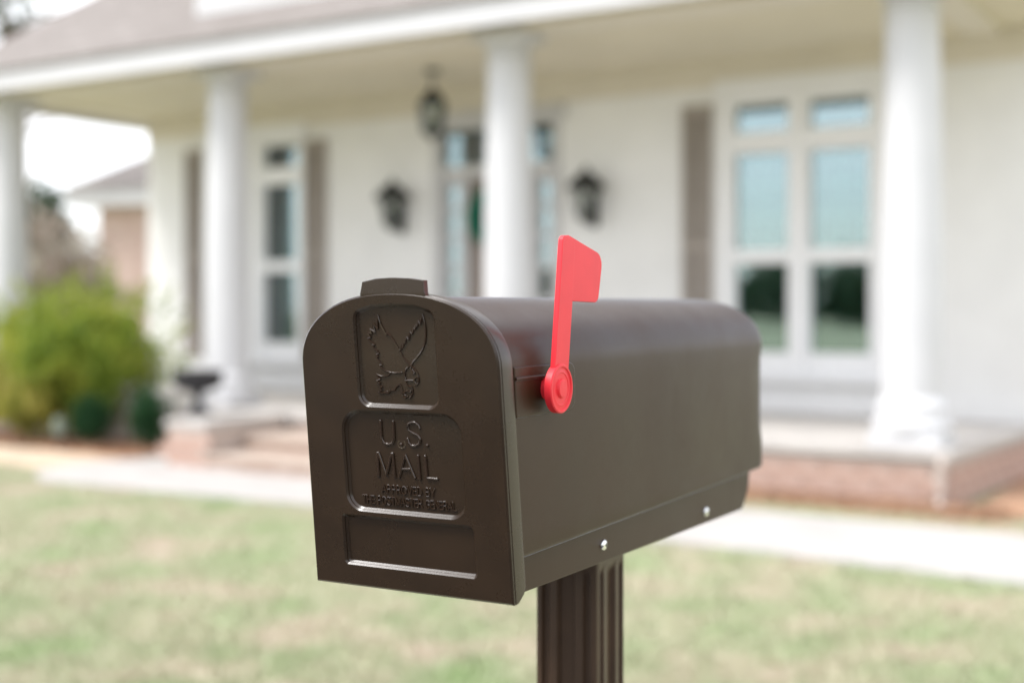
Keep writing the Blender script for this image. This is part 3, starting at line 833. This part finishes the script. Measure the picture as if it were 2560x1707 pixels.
# body
def section(A, zs, B, zb, b_, shear=0.0, pinch=0.0, ins=0.0):
    pts = []
    lo = 0.0045
    h = arch(A-ins, zs, B-ins, A-ins, n=18, zb=zb+lo)
    right = h[:len(h)//2+1]
    bot = [(0.0815, zb), (A-ins-.0028, zb+.0006), (A-ins-.0008, zb+.0022)]
    k = 10
    col = [(A-ins, zb+lo+(zs-zb-lo)*i/k) for i in range(k)]
    half = bot+col+right[1:]
    out = []
    for x, z in half:
        if pinch and .072 < z < .172:
            f = min(1, (z-.072)/.012, (.172-z)/.006); x -= pinch*f
        out.append((x, z))
    full = out + [(-x, z) for x, z in out[::-1][1:]]
    return [L(x, b_-shear*z, z) for x, z in full]
secs = []
for b_, sh, pin, ins in [(0.012, .118, 0, 0), (0.06, .06, 0, 0), (0.10, 0, 0, 0), (0.25, 0, 0, 0), (0.42, 0, 0, 0), (0.56, 0, 0, 0), (0.592, 0, .0002, 0), (0.598, 0, .0008, 0), (0.603, 0, .0017, 0), (.6085, 0, .002, .0004), (.6135, 0, .002, .0018), (.6165, 0, .002, .0042), (.6178, 0, .002, .008)]:
    secs.append(section(.0905, .178, .0555, .0312+.007*b_, b_, sh, pin, ins))
body = MB().loft(secs).build('body', M['body_plastic'], mailbox, 34)

# mounting skirt under the body
sk = rpoly([(0.016, 0.002), (0.565, -0.0068), (0.586, 0.013), (0.5905, 0.0354), (0.016, 0.0313)], [0, .012, .02, 0, 0], 5)
skirt = MB()
skirt.loft([[L(-.0815, x, z) for x, z in sk], [L(.0815, x, z) for x, z in sk]])
skirt.build('mounting_skirt', M['body_plastic'], mailbox, None, bevel=.0012)
# raised pad that carries the flag
pad = rpoly([(0.006, 0.1405), (0.108, 0.1405), (0.108, 0.1800), (0.002, 0.1800)], [0, .01, .01, 0], 5)
pm = MB().loft([[L(.070, x, z) for x, z in pad], [L(.0917, x, z) for x, z in pad]])
pm.build('flag_pad', M['body_plastic'], mailbox, None, bevel=.0014)
MB().tube([L(.0917, .004, .1705), L(.0919, .05, .1706)], .0016, 8).build('pad_ridge', M['body_plastic'], mailbox, 50)

# door
OUT = arch(.0916, .1798, .0579, .0925)
cap_t = 0.0205
p_top = rpoly([(-.0364, .1489), (.0364, .1489), (.0364, .2222), (.020, .2270), (0, .2277), (-.020, .2270), (-.0364, .2222)], [.009, .009, .0075, 0, 0, 0, .0075], 6)
p_mid = rpoly([(-.0547, .0639), (.0547, .0639), (.0547, .1436), (-.0547, .1436)], [.0135, .0135, .0165, .0165], 7)
p_bot = rpoly([(-.0605, .0190), (.0605, .0190), (.0605, .0577), (-.0605, .0577)], [.0022, .0022, .0045, .0022], 5)
DEP = 0.0042
me = plate([OUT, p_top[::-1], p_mid[::-1], p_bot[::-1]], .0007, .0015, 0)
put(me, lambda x, y, z: FP(x, y, z+.0022))
door = link('door', me, M['door_plastic'], mailbox, 13)
# cap behind the face plate: skirted shell with the recessed panels as its front
rings = []
def inset(pts, e): 
    cx, cz = 0, .115
    return [(x*(1-e/.0925), z if z < 1e-6 else z-e*(z/.2377)) for x, z in pts]
rim_front = OUT
for d, e, drop in [(DEP, .0006, 0), (.0047, 0.0, 0), (.008, -.0002, .0006), (.0165, -.0004, .006), (cap_t, 0.0, .0105), (cap_t+.0006, .003, .011)]:
    rings.append([FP(x, max(z, drop), d) for x, z in inset(OUT, e)])
MB().loft(rings).build('door_shell', M['door_plastic'], door, 36)
# soft fillet along the lower edges of each recess (catches the sky)
for nm, pl in (('top', p_top), ('mid', p_mid), ('bot', p_bot)):
    n = len(pl); ins = []
    for i in range(n):
        d = (Vector(pl[(i+1) % n])-Vector(pl[i-1])).normalized()
        ins.append((pl[i][0]-d.y*.0017, pl[i][1]+d.x*.0017))
    MB().loft([[FP(x, y, DEP-.0015) for x, y in pl], [FP(x, y, DEP+.0002) for x, y in ins]], caps=False).build('panel_bead', M['door_plastic'], door, 40)
# pull tab
tabp = [(-.0300, .2300), (.0300, .2300), (.0300, .2368), (.0296, .2385), (.0289, .2470), (.0150, .2488), (0.0, .2494), (-.0150, .2487), (-.0278, .2462), (-.0296, .2380), (-.0300, .2368)]
me = plate([tabp], .0026, .0006, 2)
put(me, lambda x, y, z: FP(x, y, z+.0036 + max(0, (y-.236))*.10))
link('pull_tab', me, M['door_plastic'], door, 13)
# hinge ears behind the door
for s in (-1, 1):
    MB().lathe([(.0128, -.004), (.0150, -.003), (.0158, 0), (.0150, .003), (.0128, .004)], L(s*.0800, .0190, .0150), 24, 'x').build('hinge', M['body_plastic'], door, 40)

# raised lines: a swooping eagle
EAGLE = [[(-163,2197),(-156,2166),(-138,2121),(-116,2085),(-94,2045),(-90,2061),(-72,2053),(-40,2017),(-8,1969),(20,1919),(48,1874),(80,1838),(117,1809),(143,1790),(166,1763),(174,1731),(179,1704),(173,1680),(154,1659),(142,1658)],
[(-163,2197),(-172,2154),(-173,2094),(-213,2137),(-209,2100),(-201,2067),(-247,2093),(-235,2052),(-267,2060),(-261,2045),(-244,2027),(-271,2016),(-251,1994),(-211,1969),(-235,1967),(-219,1937),(-185,1918),(-190,1910),(-175,1903),(-202,1889),(-184,1877),(-200,1868),(-184,1841),(-152,1813),(-176,1809),(-160,1784),(-132,1766),(-76,1752),(-26,1750),(28,1755)],
[(250,2206),(232,2154),(222,2131),(210,2160),(194,2113),(187,2128),(171,2089),(163,2107),(144,2057),(129,2074),(109,2009),(93,2036),(75,1982),(66,2003),(51,1949),(46,1976),(31,1928),(25,1943),(20,1919)],
[(250,2206),(263,2154),(270,2096),(268,2040),(257,1990),(232,1942),(205,1906),(167,1867),(133,1839),(123,1813)],
[(113,1809),(92,1804),(69,1785),(55,1755),(52,1725),(59,1707)],[(53,1693),(132,1695),(144,1712),(173,1727)],[(136,1694),(144,1682),(146,1668)],
[(110,1791),(126,1751),(138,1746),(144,1755),(128,1777)],[(53,1692),(63,1668),(79,1648),(110,1643),(114,1628),(108,1613)],
[(-76,1752),(-99,1731),(-136,1721),(-172,1721),(-211,1733),(-202,1713),(-178,1699),(-216,1683),(-198,1674),(-181,1664),(-208,1650),(-186,1644),(-165,1637),(-191,1626),(-175,1608),(-205,1592),(-170,1586),(-140,1591),(-121,1599)],
[(-122,1588),(-104,1594),(-92,1610),(-52,1614),(-36,1636),(-13,1655),(8,1659),(21,1610)],[(15,1597),(40,1600),(51,1609),(76,1610),(82,1603),(95,1603),(109,1622)],
[(15,1597),(15,1580),(29,1563),(47,1557),(65,1568)],[(40,1600),(38,1581),(52,1575)],[(116,1625),(116,1595),(86,1555)]]
def rods(polys, r, name, depth=DEP-.0005, scale=1e-4, seg=6):
    b = MB()
    for pl in polys:
        pts = [FP(x*scale, y*scale, depth) for x, y in pl]
        # split at sharp turns so that the rods stay round
        run = [pts[0]]
        for i in range(1, len(pts)):
            run.append(pts[i])
            if i < len(pts)-1:
                d0 = Vector(pts[i])-Vector(pts[i-1]); d1 = Vector(pts[i+1])-Vector(pts[i])
                if d0.length > 0 and d1.length > 0 and d0.angle(d1) > R(50):
                    b.tube(run, r, seg); run = [pts[i]]
        b.tube(run, r, seg)
        for q in (pts[0], pts[-1]):
            b.lathe([(0, -r), (r*.7, -r*.7), (r, 0), (r*.7, r*.7), (0, r)], q, seg)
    return b.build(name, M['relief_plastic'], door, 60)
rods(EAGLE, 0.00082, 'eagle_emblem')
LET = [[(-204,1365),(-207,1267),(-204,1218),(-181,1188),(-145,1178),(-108,1189),(-86,1223),(-84,1290),(-84,1363)],
[(157,1319),(150,1345),(127,1365),(96,1368),(63,1357),(47,1329),(55,1302),(92,1283),(140,1264),(160,1235),(149,1201),(112,1180),(77,1179),(50,1199),(41,1232)],
[(-256,920),(-252,1104)],[(-243,1106),(-183,931),(-118,1106)],[(-109,1106),(-103,920)],[(-62,923),(8,1106),(85,925)],[(-24,990),(40,993)],[(129,1104),(132,919)],[(194,1104),(198,931),(292,929)]]
rods(LET, .00125, 'raised_lettering', seg=8)
bd = MB()
for x, y in ((-22, 1187), (220, 1191)):
    bd.lathe([(0, -.0016), (.0010, -.0013), (.0014, -.0006), (.0015, 0)], FP(x*1e-4, y*1e-4, DEP), 12, 'y')
bd.lathe([(.0042, .0002), (.0038, -.0003), (.0030, -.0003), (.0026, .0002)], FP(-.0022, .1187, DEP), 18, 'y')
bd.build('full_stop', M['relief_plastic'], door, 40)
# small capitals drawn as strokes on a 4 x 6 grid
def arc(cx, cy, rx, ry, a0, a1, n=8): return [(cx+rx*math.cos(R(a0+(a1-a0)*i/n)), cy+ry*math.sin(R(a0+(a1-a0)*i/n))) for i in range(n+1)]
G = {'A': (4, [[(0,0),(2,6),(4,0)],[(.7,2),(3.3,2)]]), 'P': (3.4, [[(0,0),(0,6),(1.8,6)]+arc(1.8,4.5,1.5,1.5,90,-90)+[(0,3)]]),
     'R': (3.6, [[(0,0),(0,6),(1.8,6)]+arc(1.8,4.5,1.5,1.5,90,-90)+[(0,3)],[(1.8,3),(3.5,0)]]), 'O': (4.2, [arc(2.1,3,2.1,3,0,360,18)]),
     'V': (4, [[(0,6),(2,0),(4,6)]]), 'E': (3, [[(3,6),(0,6),(0,0),(3,0)],[(0,3.1),(2.7,3.1)]]), 'D': (3.8, [[(0,0),(0,6),(1.4,6)]+arc(1.4,3,2.3,3,90,-90,10)+[(0,0)]]),
     'B': (3.4, [[(0,0),(0,6),(1.7,6)]+arc(1.7,4.6,1.4,1.4,90,-90)+[(0,3.2)],[(1.7,3.2)]+arc(1.8,1.6,1.6,1.6,90,-90)+[(0,0)]]), 'Y': (3.8, [[(0,6),(1.9,2.8),(3.8,6)],[(1.9,2.8),(1.9,0)]]),
     'T': (3.6, [[(0,6),(3.6,6)],[(1.8,6),(1.8,0)]]), 'H': (3.6, [[(0,0),(0,6)],[(3.6,0),(3.6,6)],[(0,3.1),(3.6,3.1)]]),
     'S': (3.4, [arc(1.7,4.5,1.6,1.5,30,270,10)+arc(1.7,1.5,1.7,1.5,90,-150,10)]), 'M': (4.4, [[(0,0),(0,6),(2.2,0),(4.4,6),(4.4,0)]]),
     'G': (4.0, [arc(2.1,3,2.1,3,40,320,14)+[(3.9,2.7),(2.4,2.7)]]), 'N': (3.6, [[(0,0),(0,6),(3.6,0),(3.6,6)]]), 'L': (2.8, [[(0,6),(0,0),(2.8,0)]]), ' ': (1.6, [])}
def text(s, x0, x1, y0, h):
    w = sum(G[c][0]+1.1 for c in s)-1.1; kx = (x1-x0)/w; ky = h/6; x = x0; out = []
    for c in s:
        for pl in G[c][1]: out.append([(x+px*kx, y0+py*ky) for px, py in pl])
        x += (G[c][0]+1.1)*kx
    return out
rods(text('APPROVED BY', -234, 262, 786, 64) + text('THE POSTMASTER GENERAL', -424, 446, 690, 64), .00062, 'small_lettering', seg=5)

# flag
FA = .1050
fc = (FA, .0542, .1610)
arm = rpoly([(.0440, .165), (.0668, .165), (.0757, .2310), (.0800, .2760), (.0740, .2790), (.0588, .2835), (.0440, .1750)], [0, 0, 0, .002, .002, .006, 0], 5)
blade = rpoly([(.0700, .2297), (.1248, .2287), (.1345, .2680), (.0660, .2830), (.0640, .2480)], [0, .0075, .011, .004, 0], 6)
fm = plate([[(x, z) for x, z in arm]], .0016, .0006, 2)
put(fm, lambda x, y, z: L(FA-.0022+z, x, y))
flag = link('flag', fm, M['flag_plastic'], mailbox, 13)
fm = plate([[(x, z) for x, z in blade]], .0013, .0006, 2)
put(fm, lambda x, y, z: L(FA-.0024+z, x, y))
link('blade', fm, M['flag_plastic'], flag, 13)
c = L(0, fc[1], fc[2])
MB().lathe([(0, FA-.0055), (.0185, FA-.0055), (.0193, FA-.0048), (.0194, FA+.0006), (.0186, FA+.0014), (.0172, FA+.0014), (.0165, FA+.0004), (.0140, FA+.0004), (.0134, FA+.0007), (.0128, FA+.0007), (.0122, FA+.0002),
            (.0078, FA+.0002), (.0074, FA+.0010), (.0071, FA+.0018), (.0064, FA+.0024), (0, FA+.0025)], c, 56, 'x').build('pivot_disc', M['flag_plastic'], flag, 28)
MB().lathe([(.009, .088), (.009, FA-.0054)], c, 24, 'x').build('spindle', M['flag_plastic'], flag, 30)

# screws in the skirt
for b_, z in ((.184, .0152), (.4435, .0078)):
    c = L(.0815, b_, z)
    sc = MB().lathe([(.0050, .0000), (.0050, .0006), (.0046, .0018), (.0034, .0028), (.0016, .0033), (0, .0034)], c, 24, 'x').build('screw', M['steel'], mailbox, 50)
    MB().box(c[0]+.0030, c[0]+.0036, c[1]-.0018, c[1]+.0018, c[2]-.0004, c[2]+.0004).box(c[0]+.0030, c[0]+.00362, c[1]-.0004, c[1]+.0004, c[2]-.0018, c[2]+.0018).build('cross_slot', M['black_metal'], sc)

# fluted post
h = .0336
def post_section(fl):
    side = []
    # from -1..1 along one face: depth of the flute
    prof = [(-1, 0), (-.80, 0), (-.74, fl), (-.60, fl), (-.52, 0), (-.30, 0), (-.22, fl*1.2), (.22, fl*1.2), (.30, 0), (.52, 0), (.60, fl), (.74, fl), (.80, 0)]
    for k in range(4):
        c_, s_ = math.cos(k*math.pi/2), math.sin(k*math.pi/2)
        for t, d in prof:
            x, y = t*h, -(h-d)
            if t == -1:
                for (ax, ay) in ((-h, -h+.004), (-h+.0012, -h+.0012), (-h+.004, -h)):
                    side.append((ax*c_-ay*s_, ax*s_+ay*c_))
            else: side.append((x*c_-y*s_, x*s_+y*c_))
    return side
ps = [(-.15, .004), (.9, .004), (1.062, .004), (1.068, .0032), (1.074, .0008), (1.077, 0), (1.1005, 0)]
MB().loft([[(x, y, z) for x, y in post_section(f)] for z, f in ps]).build('post', M['post_plastic'], mailbox, 35)
MB().loft([[(x*k, y*k, z) for x, y in post_section(0)] for z, k in ((1.078, 1.002), (1.088, 1.03), (1.097, 1.09), (1.1035, 1.22))]).build('mounting_collar', M['post_plastic'], mailbox, 35)
